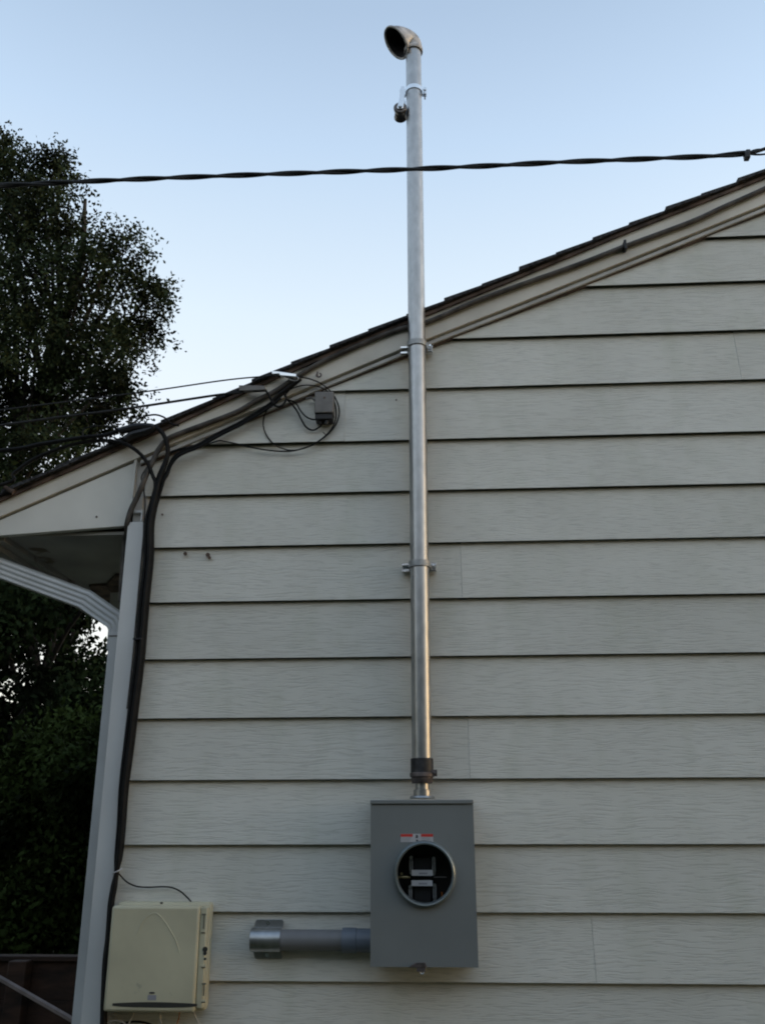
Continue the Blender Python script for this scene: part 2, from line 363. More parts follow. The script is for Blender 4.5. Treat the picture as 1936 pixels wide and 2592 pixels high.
# ------------------------------------------------------------------ downspout
ds = thing('downspout', 'fluted pale downspout running down the house corner beside the siding', 'downspout', (-1.17, .07, 0))
def fluted(w, d, n=5):
    """rectangular section with ribbed long faces"""
    pts = []
    k = n*4
    for i in range(k+1):
        t = -w/2 + w*i/k; pts.append((t, -d/2 + (.0035 if (i % 4) in (1, 2) and 0 < i < k else 0)))
    for i in range(k+1):
        t = w/2 - w*i/k; pts.append((t, d/2 - (.0035 if (i % 4) in (1, 2) and 0 < i < k else 0)))
    return pts
def sweep(pts, sec, sidev):
    pts = [Vector(p) for p in pts]; b = MB(); n = len(sec); vs = []
    for i, p in enumerate(pts):
        t = (pts[min(i+1, len(pts)-1)]-pts[max(i-1, 0)]).normalized(); a = Vector(sidev); a = (a - t*a.dot(t)).normalized(); c = t.cross(a)
        vs += [p + a*u_ + c*v_ for u_, v_ in sec]
    b.add(vs, [(i*n+j, i*n+(j+1) % n, (i+1)*n+(j+1) % n, (i+1)*n+j) for i in range(len(pts)-1) for j in range(n)])
    b.add(vs[:n], [tuple(range(n))]); b.add(vs[-n:], [tuple(range(n))]); return b
DY = .055
pv = Vector((P(262, 1640, DY).x, DY, 0))
pv.x = P(242*1.1719, 1395*1.1719, DY).x + .027
sec = fluted(.052, .076, 4)
sweep([(pv.x, DY, 2.36), (pv.x, DY, .25)], [(v_, u_) for u_, v_ in fluted(.076, .052, 4)], (1, 0, 0)).build('downspout_pipe', M['downspout'], ds, bevel=.0015)
el = [Vector((pv.x, DY, 2.325)), Vector((pv.x-.004, DY, 2.40)), Vector((pv.x-.030, DY, 2.435))]
lead0 = P(-70, 1413, DY+.01); lead1 = P(262, 1535, DY)
def lp(t): return lead0.lerp(lead1, t)
sweep([(pv.x+.001, DY, 2.30), (pv.x, DY, 2.375), (pv.x-.018, DY, 2.408), lead1.lerp(lead0, .12)], [(v_*1.03, u_*1.03) for u_, v_ in fluted(.070, .058, 4)], (0, 1, 0)).build('downspout_elbow', M['downspout'], ds, bevel=.0015)
sweep([lead0 + Vector((-.25, 0, .1)), lead0, lp(.4), lead1.lerp(lead0, .10)], fluted(.070, .058, 4), (0, 0, 1)).build('downspout_leader', M['downspout'], ds, bevel=.0015)
sweep([(pv.x, DY, 2.345), (pv.x, DY, 2.347)], [(v_*1.07, u_*1.07) for u_, v_ in fluted(.076, .052, 4)], (1, 0, 0)).build('joint_seam', M['rot'], ds)

# ------------------------------------------------------------------ mast
MY = -.072; MX0 = P(1067, 1880, MY).x; MX1 = P(1047, 200, MY).x
ZT = P(1047, 124, MY).z
def mx(z): return MX0 + (MX1-MX0)*(z-1.95)/(4.7-1.95)
mast = thing('service_mast', 'tall galvanised steel conduit mast rising from the grey meter box past the roof', 'conduit mast', (MX0, MY, 1.80))
axm = (Vector((mx(4.7), MY, 4.7)) - Vector((mx(1.95), MY, 1.95))).normalized()
zc = P(1067, 1921, MY).z
b = MB(); b.lathe((mx(zc), MY, zc), axm, [(.0325, 0), (.0325, ZT-zc)], 40); b.build('conduit_pipe', M['galv'], mast)
# cast hood at the top with its wide mouth turned left, forward and down
top = Vector((mx(ZT), MY, ZT)); Mc = P(1003, 108, MY-.030); nn_ = Vector((-.66, -.36, -.66)).normalized()
s_ = axm.cross(nn_).normalized(); ea = s_.cross(axm); eb = s_.cross(nn_)
def hood(inset):
    b = MB(); NA, NT = 40, 14; vs = []
    for i in range(NT+1):
        t = i/NT
        for j in range(NA):
            q = 2*math.pi*j/NA; cs_, sn = math.cos(q), math.sin(q)
            A = top + (s_*cs_ + ea*sn)*(.0375-inset); B = Mc + s_*cs_*(.052-inset) + eb*sn*(.072-inset)
            kk = (1 + sn)/2 if (Mc + eb*.07 - top).length > (Mc - eb*.07 - top).length else (1 - sn)/2
            ca = A + axm*(.012 + .085*kk); cb = B - nn_*(.004 + .060*kk)
            vs.append(A*(1-t)**3 + ca*3*t*(1-t)**2 + cb*3*t*t*(1-t) + B*t**3)
    b.add(vs, [(i*NA+j, i*NA+(j+1) % NA, (i+1)*NA+(j+1) % NA, (i+1)*NA+j) for i in range(NT) for j in range(NA)], True); return b, vs[-NA:]
b, r1 = hood(0); b2, r2 = hood(.006); NA = 40; b.add(r1 + r2, [(j, (j+1) % NA, NA+(j+1) % NA, NA+j) for j in range(NA)], True)
o = b.build('weatherhead', M['cast'], mast); b2.build('hood_shade', M['darkcoup'], o)  # inner skin coloured dark for the shade inside the mouth
b = MB(); rim = [p + nn_*.001 for p in r1]; rim.append(rim[0]); b.tube(rim, .0042, 8, cap=False); b.build('mouth_rim', M['cast'], o)
b = MB(); b.lathe(top - axm*.022, axm, [(.0328, 0), (.0385, 0), (.0400, .003), (.0400, .016), (.0375, .022)], 40); b.build('elbow_collar', M['cast'], mast)
b = MB(); b.cyl(top + axm*.004, axm, .031, .002, 24); b.build('elbow_bore', M['black'], mast)
# coupling, ring, nipple at the foot
def ring(name, y0, y1, r, material, r2=None):
    za, zb = P(1067, y0, MY).z, P(1067, y1, MY).z; r2 = r2 or r
    b = MB(); b.lathe((mx(za), MY, za), (0, 0, -1), [(.001, 0), (r-.0015, 0), (r, .0015), (r2, za-zb-.0015), (r2-.0015, za-zb), (.001, za-zb)], 36); return b.build(name, M[material], mast)
ring('coupling', 1920, 1958, .0365, 'darkcoup')
ring('coupling_ring', 1956, 1967, .0395, 'browncoup')
ring('reducer', 1967, 1983, .0355, 'browncoup', .033)
b = MB(); q = P(1098, 1952, MY-.01); b.box(q.x-.012, q.x+.010, MY-.022, MY-.004, q.z-.016, q.z+.004); b.cyl((q.x+.002, MY-.024, q.z-.004), (0, -1, .2), .0055, .006, 6); b.build('clamp_screw', M['browncoup'], mast)
ring('nipple', 1982, 2003, .0225, 'galv')
ring('nipple_collar', 1999, 2016, .028, 'galv')
ring('hub_flange', 2015, 2021, .038, 'galv', .040)

# ------------------------------------------------------------------ conduit straps on short channels
def strap(px, py, label):
    p = P(px, py, MY); z = p.z; x = mx(z)
    t = thing('conduit_strap', label, 'conduit strap', (x, -.02, z), 'strut straps holding the mast to the wall')
    h = .0115
    b = MB()
    for s in (-1, 1): b.box(x-.062, x+.058, -.040, -.018, z+s*h-.0012, z+s*h+.0012)
    b.box(x-.062, x+.058, -.020, -.0175, z-h+.0013, z+h-.0013)
    for s in (-1, 1): b.box(x-.063, x+.059, -.0415, -.0385, z+s*h-.0035, z+s*h+.0035)
    b.build('strut_channel', M['zinc'], t, bevel=.0006)
    b = MB(); n = 20; r1, r2 = .0350, .0378; vs = []
    for i in range(n+1):
        a = math.pi*(1.0 + i/n)    # front half
        for r in (r1, r2):
            for dz in (-.0105, .0105): vs.append((x+math.cos(a)*r, MY+math.sin(a)*r, z+dz))
    fs = []
    for i in range(n):
        o = i*4; fs += [(o, o+1, o+5, o+4), (o+2, o+6, o+7, o+3), (o, o+4, o+6, o+2), (o+1, o+3, o+7, o+5)]
    b.add(vs, fs, True)
    b.box(x-r2, x-r1, MY+.0002, -.036, z-.0105, z+.0105); b.box(x+r1, x+r2, MY+.0002, -.036, z-.0105, z+.0105)
    b.build('strap_band', M['dull'], t)
    b = MB(); b.box(x+.0375, x+.040, -.070, -.030, z-.012, z+.013); b.box(x+.0401, x+.058, -.048, -.044, z-.013, z+.011); b.build('strap_ear', M['galv'], t, bevel=.0006)
    b = MB(); b.cyl((x+.030, -.058, z+.002), (1, -.15, 0), .0035, .026, 8); b.cyl((x+.0475, -.0605, z+.002), (1, -.15, 0), .0075, .006, 6); b.build('strap_bolt', M['zinc'], t)
strap(1061, 874, 'steel strap holding the mast where it crosses the rake board')
strap(1066, 1430, 'steel strap holding the mast midway down the siding, below the roof line')

# ------------------------------------------------------------------ clamp with insulator near the top of the mast
z = P(1047, 232, MY).z; x = mx(z)
ins = thing('mast_insulator', 'bright clamp with brown spool insulator near the top of the mast', 'insulator', (x, MY, z))
b = MB(); b.lathe((x, MY, z-.010), axm, [(.0327, 0), (.0358, 0), (.0358, .020), (.0327, .020)], 36, closed=True); b.build('clamp_band', M['zinc'], ins)
for xa, xb, zl in ((x-.060, x-.034, .006), (x+.034, x+.053, .004)):
    for yy in (-.008, .004):
        b = MB(); b.box(xa, xb, MY+yy, MY+yy+.004, z-.022, z+zl); b.build('clamp_ear', M['zinc'], ins, bevel=.0008)
for dx in (-.048, .046):
    b = MB(); b.cyl((x+dx, MY-.020, z-.006 if dx < 0 else z-.012), (0, 1, 0), .0032, .052, 8); b.cyl((x+dx, MY-.022, z-.006 if dx < 0 else z-.012), (0, -1, 0), .0075, .006, 12)
    b.build('clamp_bolt', M['zinc'], ins)
b = MB(); b.cyl((x+.044, MY-.015, z-.008), (0, -.15, -1), .0034, .026, 8); b.build('clamp_bolt', M['zinc'], ins)
q_ = P(1012.6, 270, MY-.033); sx, sz = q_.x, q_.z
for yy in (MY-.0365, MY+.033):
    b = MB(); b.prism([(sx-.013, sz-.006), (sx-.009, sz-.013), (sx+.009, sz-.013), (sx+.013, sz-.006), (sx+.016, sz+.020), (x-.036, z-.020), (x-.040, z-.004), (x-.052, z-.004), (sx-.004, sz+.034)], yy, yy+.003)
    b.build('insulator_bracket', M['zinc'], ins, bevel=.0008)
b = MB(); b.lathe((sx, MY-.031, sz), (0, 1, 0), [(.001, 0), (.025, 0), (.0275, .003), (.0275, .009), (.0255, .013), (.0245, .028), (.0245, .036), (.0255, .050), (.0275, .054), (.0275, .060), (.025, .063), (.001, .063)], 28)
b.build('insulator_spool', M['porcelain'], ins)
b = MB(); b.cyl((sx, MY-.044, sz), (0, 1, 0), .0045, .09, 10); b.cyl((sx, MY-.038, sz), (0, -1, 0), .008, .005, 6); b.build('spool_bolt', M['zinc'], ins)

# ------------------------------------------------------------------ meter socket
mt = thing('meter_socket', 'grey metal electric meter socket box with an open round meter hole', 'meter box', (-.045, 0, 1.31))
bx0, bx1, bz0, bz1, FY = -.206, .1135, 1.311, 1.782, -.128
b = MB()
b.box(bx0+.004, bx0+.007, -.1275, -.019, bz0+.004, bz1-.012); b.box(bx1-.007, bx1-.004, -.1275, -.019, bz0+.004, bz1-.012)
b.box(bx0+.0072, bx1-.0072, -.1275, -.019, bz0+.004, bz0+.007); b.box(bx0+.0072, bx1-.0072, -.1275, -.019, bz1-.016, bz1-.0122); b.box(bx0+.0072, bx1-.0072, -.022, -.019, bz0+.0072, bz1-.0162)
b.build('enclosure_body', M['boxpaint'], mt)
cx, cz, hr = -.0405, 1.568, .0830
# cover with a round hole
b = MB(); nseg = 64; vs = []; fs = []
def sq(a):
    c_, s_ = math.cos(a), math.sin(a); t = []
    if c_ > 1e-9: t.append((bx1-cx)/c_)
    if c_ < -1e-9: t.append((bx0-cx)/c_)
    if s_ > 1e-9: t.append((bz1-.0125-cz)/s_)
    if s_ < -1e-9: t.append((bz0-cz)/s_)
    k = min(t); return cx+c_*k, cz+s_*k
ang = sorted([2*math.pi*i/nseg for i in range(nseg)] + [math.atan2(zz-cz, xx-cx) % (2*math.pi) for xx in (bx0, bx1) for zz in (bz0, bz1-.0125)])
na = len(ang)
for a in ang: vs.append((cx+math.cos(a)*hr, FY, cz+math.sin(a)*hr))
for a in ang: q = sq(a); vs.append((q[0], FY, q[1]))
for a in ang: q = sq(a); vs.append((q[0], FY+.020, q[1]))
for i in range(na):
    j = (i+1) % na; fs += [(i, j, j+na, i+na), (i+na, j+na, j+2*na, i+2*na)]
b.add(vs, fs); b.build('cover', M['boxpaint'], mt, bevel=.002)
b = MB(); b.box(bx0-.001, bx1+.001, FY-.006, -.018, bz1-.011, bz1+.001); b.build('top_lip', M['boxpaint'], mt, bevel=.002)
b = MB(); b.lathe((cx, FY, cz), (0, -1, 0), [(.0960, -.001), (.0955, .008), (.0925, .016), (.0885, .0185), (.0850, .0175), (.0835, .013), (.0830, -.03)], 64); b.build('meter_ring', M['ringm'], mt)
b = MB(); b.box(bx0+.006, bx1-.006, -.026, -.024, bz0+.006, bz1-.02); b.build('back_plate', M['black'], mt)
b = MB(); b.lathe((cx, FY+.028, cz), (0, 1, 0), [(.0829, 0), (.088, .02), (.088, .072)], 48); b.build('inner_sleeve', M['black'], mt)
def q4(zx, zy, Y): return P(880+zx/4.347, 1980+zy/4.347, Y)
# jaw block, jaws and paper tags
p0, p1 = q4(720, 900, -.08), q4(925, 1385, -.08)
b = MB(); b.box(p0.x, p1.x, -.075, -.027, p1.z, p0.z+.02); b.build('jaw_block', M['black'], mt, bevel=.003)
for a, c_ in (((700, 965), (938, 1030)), ((700, 1078), (934, 1143))):
    p0, p1 = q4(*a, -.093), q4(*c_, -.093)
    b = MB(); b.box(p0.x, p1.x, -.095, -.093, p1.z, p0.z); o = b.build('paper_tag', M['white'], mt, bevel=.0008)
    xm = (p0.x+p1.x)/2; b = MB(); b.box(xm-.010, xm+.016, -.0956, -.0951, (p0.z+p1.z)/2-.004, (p0.z+p1.z)/2+.001); b.build('tag_print', M['faint'], o)
    b = MB(); b.box(p0.x+.004, p1.x-.004, -.092, -.060, p1.z+.002, p0.z-.002); b.build('tag_bracket', M['black'], mt)
for xx, yy in ((697, 905), (945, 915), (690, 1230), (955, 1215)):
    q = q4(xx, yy, -.080)
    b = MB()
    for s in (-1, 1): b.box(q.x+s*.0035-.0012, q.x+s*.0035+.0012, -.094, -.050, q.z-.017, q.z+.014)
    b.box(q.x-.006, q.x+.006, -.055, -.028, q.z-.020, q.z+.016); b.build('meter_jaw', M['dull'], mt, bevel=.0006)
    b = MB(); b.cyl((q.x, -.060, q.z+.020), (0, -1, 0), .0055, .014, 10); b.cyl((q.x, -.060, q.z-.024), (0, -1, 0), .0055, .014, 10); b.build('terminal_screw', M['galv'], mt)
q = q4(615, 1045, -.085); b = MB(); b.cyl((q.x-.004, -.084, q.z), (1, 0, 0), .0045, .018, 10); b.cyl((q.x-.006, -.085, q.z+.010), (0, -1, 0), .004, .007, 8); b.box(q.x-.02, q.x+.02, -.082, -.076, q.z-.003, q.z+.003); b.build('neutral_lug', M['brass'], mt)
q = q4(980, 1045, -.085); b = MB(); b.box(q.x-.01, q.x+.03, -.080, -.078, q.z-.001, q.z+.001); b.build('divider', M['greybox'], mt)
q = q4(1035, 1255, -.07); b = MB(); b.tube(smooth([q+Vector((0, 0, .012)), q, q+Vector((-.008, 0, -.012))]), .0022, 6); b.build('orange_wire', M['copper'], mt)
q = q4(660, 1320, -.10); b = MB(); b.cyl((q.x, -.10, q.z), (0, -1, 0), .0045, .006, 8); b.build('ring_screw', M['galv'], mt)
# warning sticker
p0, p1 = q4(582, 568, FY), q4(940, 658, FY)
y = FY - .0004; xw = p1.x-p0.x; zh = p0.z-p1.z
st = MB().box(p0.x, p1.x, y-.0006, y, p1.z, p0.z).build('warning_sticker', M['white'], mt)
for a, c_ in ((.0, .375), (.625, 1.0)):
    MB().box(p0.x+xw*a+.0003, p0.x+xw*c_-.0003, y-.0010, y-.0007, p0.z-zh*.36, p0.z-.0003).build('sticker_band', M['red'], st)
    b = MB()
    for i in range(4):
        b.box(p0.x+xw*(a+.02), p0.x+xw*(a+.02)+xw*random.uniform(.24, .33), y-.0010, y-.0007, p0.z-zh*(.50+.13*i), p0.z-zh*(.46+.13*i))
    b.build('sticker_text', M['faint'], st)
xm = (p0.x+p1.x)/2
b = MB(); b.prism([(xm-.001, p0.z-zh*.08), (xm+.005, p0.z-zh*.30), (xm+.001, p0.z-zh*.36), (xm+.005, p0.z-zh*.52), (xm-.006, p0.z-zh*.50), (xm-.001, p0.z-zh*.34), (xm-.004, p0.z-zh*.30)], y-.0010, y-.0007)
b.prism([(xm-.003, p0.z-zh*.70), (xm+.003, p0.z-zh*.70), (xm+.004, p0.z-zh*.92), (xm-.002, p0.z-zh*.92)], y-.0010, y-.0007); b.build('sticker_symbol', M['print'], st)
# hasp at the bottom
q = q4(780, 2020, FY)
b = MB(); b.prism([(q.x-.030, q.z-.004), (q.x-.020, q.z+.003), (q.x-.008, q.z+.009), (q.x+.020, q.z+.009), (q.x+.024, q.z-.004)], FY-.006, FY-.0005); b.box(q.x-.006, q.x+.020, FY-.004, FY+.004, q.z-.016, q.z-.004); b.build('hasp', M['browncoup'], mt, bevel=.001)
b = MB(); cc = Vector((q.x+.010, FY-.002, q.z-.015)); b.tube([cc + Vector((math.cos(a)*.0065, 0, math.sin(a)*.0065)) for a in np.linspace(0, 2*math.pi, 17)], .0016, 6, cap=False); b.build('seal_ring', M['galv'], mt)

# ------------------------------------------------------------------ conduit stub left of the meter
PY = -.050
def q6(zx, zy, Y): return P(580+zx/4.13, 2280+zy/4.13, Y)
cz_ = q6(900, 412, PY).z; xs0, xs1 = q6(235, 400, PY).x, q6(545, 400, PY).x
pp = thing('pvc_conduit', 'short horizontal grey plastic conduit leaving the left side of the meter box', 'conduit', (xs1, PY, cz_))
rp = .0302
b = MB(); b.lathe((xs0+.004, PY, cz_), (1, 0, 0), [(.024, 0), (rp, 0), (rp, q6(1190, 400, PY).x-xs0)], 36); b.build('conduit_pipe', M['pvc'], pp)
b = MB(); b.lathe((xs0+.02, PY, cz_), (1, 0, 0), [(.0, 0), (.0255, 0)], 24); b.lathe((xs0+.0045, PY, cz_), (1, 0, 0), [(.0255, 0), (.0255, .03)], 24); b.build('conduit_bore', M['black'], pp)
xa, xm, xb = q6(1185, 400, PY).x, q6(1330, 400, PY).x, bx0+.004
b = MB(); b.lathe((xa, PY, cz_), (1, 0, 0), [(rp, 0), (.0352, 0), (.0358, .003), (.0358, xm-xa), (.0335, xm-xa+.002), (.0335, xb-xa)], 36); b.build('male_adapter', M['pvcblue'], pp)
b = MB()
st = thing('pipe_strap', 'shiny two hole strap clamping the free end of the plastic conduit', 'pipe strap', ((xs0+xs1)/2, -.02, cz_))
n = 24; ra, rb2 = rp+.001, rp+.0035; vs = []
for i in range(n+1):
    a = math.pi/2 + math.pi*i/n
    for r in (ra, rb2):
        for xx in (xs0, xs1): vs.append((xx, PY+math.cos(a)*r, cz_+math.sin(a)*r))
fs = []
for i in range(n):
    o = i*4; fs += [(o, o+1, o+5, o+4), (o+2, o+6, o+7, o+3), (o, o+4, o+6, o+2), (o+1, o+3, o+7, o+5)]
b.add(vs, fs, True)
for s in (-1, 1):
    b.box(xs0, xs1, PY+.0002, -.019, cz_+s*(ra+rb2)/2-.00125, cz_+s*(ra+rb2)/2+.00125)
b.build('strap_saddle', M['galv'], st)
for s in (-1, 1):
    za, zb = cz_+s*(ra-.001), cz_+s*(rb2+.022); b = MB()
    b.prism([(xs0+.001, za), (xs1-.001, za), (xs1+.002, zb-s*.006), (xs1-.002, zb), (xs0+.010, zb), (xs0+.005, zb-s*.005)], -.0225, -.0195); b.build('strap_flange', M['galv'], st, bevel=.0008)
    b = MB(); b.cyl(((xs0+xs1)/2, -.0225, cz_+s*(rb2+.012)), (0, -1, 0), .0065, .003, 6); b.build('strap_screw', M['zinc'], st)

# ------------------------------------------------------------------ telephone interface box
nd = thing('utility_box', 'beige plastic telephone interface box mounted at the foot of the cable bundle', 'utility box', (-.86, 0, 1.18))
ncx0, ncx1, ncz0, ncz1 = -1.010, -.709, 1.178, 1.482
b = MB(); b.box(ncx0, ncx1, -.060, -.018, ncz0, ncz1); b.build('box_base', M['beige'], nd, bevel=.012, seg=4)
b = MB(); b.box(ncx0-.001, ncx1-.025, -.100, -.0605, ncz0+.003, ncz1-.008); b.build('box_lid', M['beige'], nd, bevel=.009, seg=4)
b = MB(); b.box(ncx1-.0245, ncx1-.003, -.092, -.0605, ncz0+.012, ncz1-.012); fl = b.build('latch_flange', M['beige'], nd, bevel=.004)
def q5(zx, zy, Y): return Z5(zx, zy, Y)
for (zx, za, zb) in ((1228, 675, 830), (1228, 1400, 1530)):
    a = q5(zx, za, -.092); c_ = q5(zx, zb, -.092)
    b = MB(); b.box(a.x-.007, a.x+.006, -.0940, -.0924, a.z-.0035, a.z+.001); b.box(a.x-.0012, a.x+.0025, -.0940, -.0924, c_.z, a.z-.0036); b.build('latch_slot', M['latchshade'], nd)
for zy in (858, 1220, 1585):
    a = q5(1220, zy, -.092); b = MB(); b.box(a.x-.008, a.x+.007, -.0950, -.0924, a.z-.002, a.z+.003); b.build('latch_tab', M['beige'], nd, bevel=.0006)
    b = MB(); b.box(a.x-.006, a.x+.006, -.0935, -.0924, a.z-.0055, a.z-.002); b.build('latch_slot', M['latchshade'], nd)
for zy, r in ((1045, .0078), (1085, .0055), (1145, .0035)):
    a = q5(1238, zy, -.092); b = MB(); b.cyl((a.x, -.0924, a.z), (0, -1, 0), r, .002, 14); b.build('lock_screw', M['beigedark'], nd)
# raised arch
arch = [q5(*p, -.100) for p in ((520, 900), (560, 810), (600, 745), (650, 690), (705, 668), (755, 685), (800, 735), (850, 805), (900, 890), (940, 970), (970, 1080))]
b = MB(); b.tube([Vector((p.x, -.0998, p.z)) for p in smooth(arch, 5)], .0018, 6); b.build('embossed_arch', M['beige'], nd)
b = MB(); a0 = q5(275, 1592, -.0985); a1 = q5(1155, 1655, -.0985)
pts = [(a0.x + (a1.x-a0.x)*t, a0.z - .004*abs(2*t-1)**2) for t in np.linspace(0, 1, 13)] + [(a1.x - (a1.x-a0.x)*t, a1.z + .004*abs(2*t-1)**4) for t in np.linspace(0, 1, 13)]
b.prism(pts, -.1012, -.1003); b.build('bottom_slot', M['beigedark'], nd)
a = q5(683, 1500, -.1003); b = MB(); b.prism([(a.x + math.cos(t)*.0095, a.z + math.sin(t)*.0026) for t in np.linspace(0, 2*math.pi, 17)[:-1]], -.1010, -.1003); b.build('maker_mark', M['print'], nd)
b = MB(); a = q5(683, 1550, -.1003); b.box(a.x-.013, a.x+.013, -.1007, -.1003, a.z-.007, a.z+.007); lb = b.build('box_label', M['faint'], nd)
a = q5(785, 562, -.08); b = MB(); b.cyl((a.x, -.082, ncz1-.003), (0, -.2, 1), .0045, .004, 10); b.build('lid_screw', M['beigedark'], nd)
b = MB()
for i in range(14): zz = ncz0+.03+i*.018; b.box(ncx0-.0035, ncx0+.004, -.072, -.062, zz, zz+.010)
b.build('lid_hinge', M['beige'], nd, bevel=.001)

# ------------------------------------------------------------------ cables
def cable(name, label, pts, r, material='cable', cat='cable', group=None, parent=None, n=8, k=6, flat=1, hint=None):
    b = MB(); b.tube(smooth(pts, k), r, n, flat=flat, hint=hint); o = b.build(name, M[material], parent)
    if not parent: tag(o, label, cat, group)
    return o
# old service cable along the rake and down beside the corner board
rk = [D(1900, 290, -.052), D(1652, 407, -.052), D(1560, 448, -.052), D(1490, 480, -.052), D(1350, 532, -.052), D(1250, 571, -.052), D(1120, 617, -.053), D(1030, 650, -.053), D(920, 697, -.050), D(860, 712, -.050), D(770, 748, -.05), D(690, 785, -.05), D(640, 815, -.05),
      D(600, 842, -.052), D(550, 868, -.052), D(505, 893, -.052), Z2(1500, 820, -.052), Z2(1400, 870, -.053), Z2(1330, 950, -.054), Z2(1290, 1030, -.055), Z2(1240, 1130, -.058), Z2(1200, 1230, -.058), Z2(1150, 1350, -.050), Z2(1100, 1450, -.045), Z2(1068, 1560, -.040), Z2(1062, 1650, -.012), D(268, 1180, .02), D(262, 1300, .03)]
cable('service_cable', 'thick weathered brown grey cable fastened along the sloping rake board', rk, .0100, 'cablegrey', 'cable', n=10)
b = MB(); q = P(1580, 626, -.045); b.box(q.x-.006, q.x+.004, -.068, -.040, q.z-.022, q.z+.020); b.cyl((q.x-.001, -.066, q.z-.020), (0, -1, 0), .006, .006, 8)
tag(b.build('cable_clip', M['black'], None, bevel=.002), 'small dark clip holding the rake cable, right of the mast', 'cable clip')
# bundle down the corner
def zz(*a): return [Vector(p) for p in a]
low = lambda dx, Y: [Z7(1300+dx, 60, Y), Z7(1290+dx, 400, Y), Z7(1252+dx, 780, Y), Z7(1212+dx, 1270, Y), Z7(1165+dx, 1650, Y), Z7(1118+dx, 2040, Y), Z8(1000+dx*.8, 300, Y), Z8(982+dx*.7, 600, Y), Z8(960+dx*.6, 850, Y), Z8(945+dx*.1, 985, Y), Z8(925+dx*.35, 1100, Y), Z8(900+dx*.35, 1250, Y), Z8(882+dx*.35, 1500, Y), Z8(860+dx*.4, 1700, Y), Z8(850+dx*.4, 1900, Y), Z8(840+dx*.4, 2212, Y), Z8(836+dx*.4, 2600, Y)]
GB = 'cables running down the corner bundle'
loopA = [D(-900, 1120, -.1), D(-300, 1105, -.08), Z2(0, 1250, -.075), Z2(120, 1150, -.075), Z2(280, 1035, -.075), Z2(520, 935, -.078), Z2(750, 882, -.08), Z2(920, 878, -.08), Z2(1040, 900, -.08), Z2(1150, 965, -.075), Z2(1225, 1050, -.07), Z2(1275, 1160, -.06), Z2(1300, 1270, -.055)]
cable('drop_cable', 'black cable arching low over the eave corner before joining the bundle', loopA + low(-22, -.052)[0:1] + low(-26, -.052)[1:], .0070, 'cable', group=None, n=8)
loopB = [D(-900, 1010, -.2), D(-300, 985, -.12), Z2(0, 960, -.10), Z2(350, 905, -.09), Z2(700, 850, -.09), Z2(880, 832, -.09), Z2(1000, 790, -.09), Z2(1120, 762, -.09), Z2(1260, 757, -.085), Z2(1340, 790, -.08), Z2(1385, 860, -.075), Z2(1405, 940, -.07), Z2(1400, 1020, -.065), Z2(1370, 1120, -.06), Z2(1330, 1230, -.058)]
cable('drop_cable', 'thick black cable arching over the roof edge into the corner bundle', loopB + low(10, -.060), .0082, 'cable', n=8)
rakeB = [Z3(830, 285, -.062), Z3(740, 350, -.06), Z3(660, 420, -.06), Z3(560, 500, -.055), Z3(480, 555, -.05), Z3(400, 605, -.045), Z3(300, 665, -.045), Z3(200, 722, -.045), Z3(100, 770, -.045), Z3(0, 822, -.045), Z2(1650, 915, -.045), Z2(1560, 950, -.045), Z2(1480, 995, -.045), Z2(1430, 1060, -.045), Z2(1400, 1140, -.047), Z2(1360, 1220, -.048)]
cable('telephone_cable', 'black cable following the underside of the rake down to the corner', rakeB + low(30, -.045), .0068, 'cable', n=8)
rakeC = [p + Vector((.004, -.006, -.013)) for p in rakeB[2:]]
cable('telephone_cable', 'second black cable pressed below the rake cable, right side of the bundle', rakeC + low(42, -.036), .0052, 'cable', n=8)
rakeD = [Z2(1560, 935, -.05), Z2(1455, 965, -.05), Z2(1400, 1010, -.052), Z2(1350, 1110, -.055), Z2(1310, 1220, -.05)]
cable('telephone_cable', 'thin black cable in the middle of the corner bundle', rakeD + low(0, -.044), .0050, 'cable', n=8)
cable('ground_wire', 'thin grey brown wire hanging between the brown cable and the bundle', [Z2(1290, 1000, -.05), Z2(1230, 1100, -.048), Z2(1185, 1180, -.046), Z2(1200, 1260, -.046), Z2(1215, 1400, -.045), Z2(1205, 1560, -.046), Z7(1252, 200, -.046), Z7(1225, 500, -.046), Z7(1190, 900, -.046), Z7(1155, 1300, -.046), Z7(1110, 1700, -.046)], .0030, 'cablegrey')
for (pp_, Y) in (((1215, 1090), -.055),):
    pass
b = MB(); q = Z8(945, 982, -.06); b.tube([q+Vector((-.014, .008, -.005)), q+Vector((-.006, -.006, -.002)), q+Vector((.006, -.006, .003)), q+Vector((.016, .006, .010))], .0026, 6)
tag(b.build('cable_tie', M['white']), 'small white tie pinching the black corner bundle above the beige box', 'cable tie')
b = MB(); q = Z7(1212, 1095, -.06); b.box(q.x-.018, q.x+.014, -.070, -.040, q.z-.003, q.z+.003)
tag(b.build('cable_tie', M['black'], None, bevel=.001), 'black tie round the corner bundle about midway down', 'cable tie')
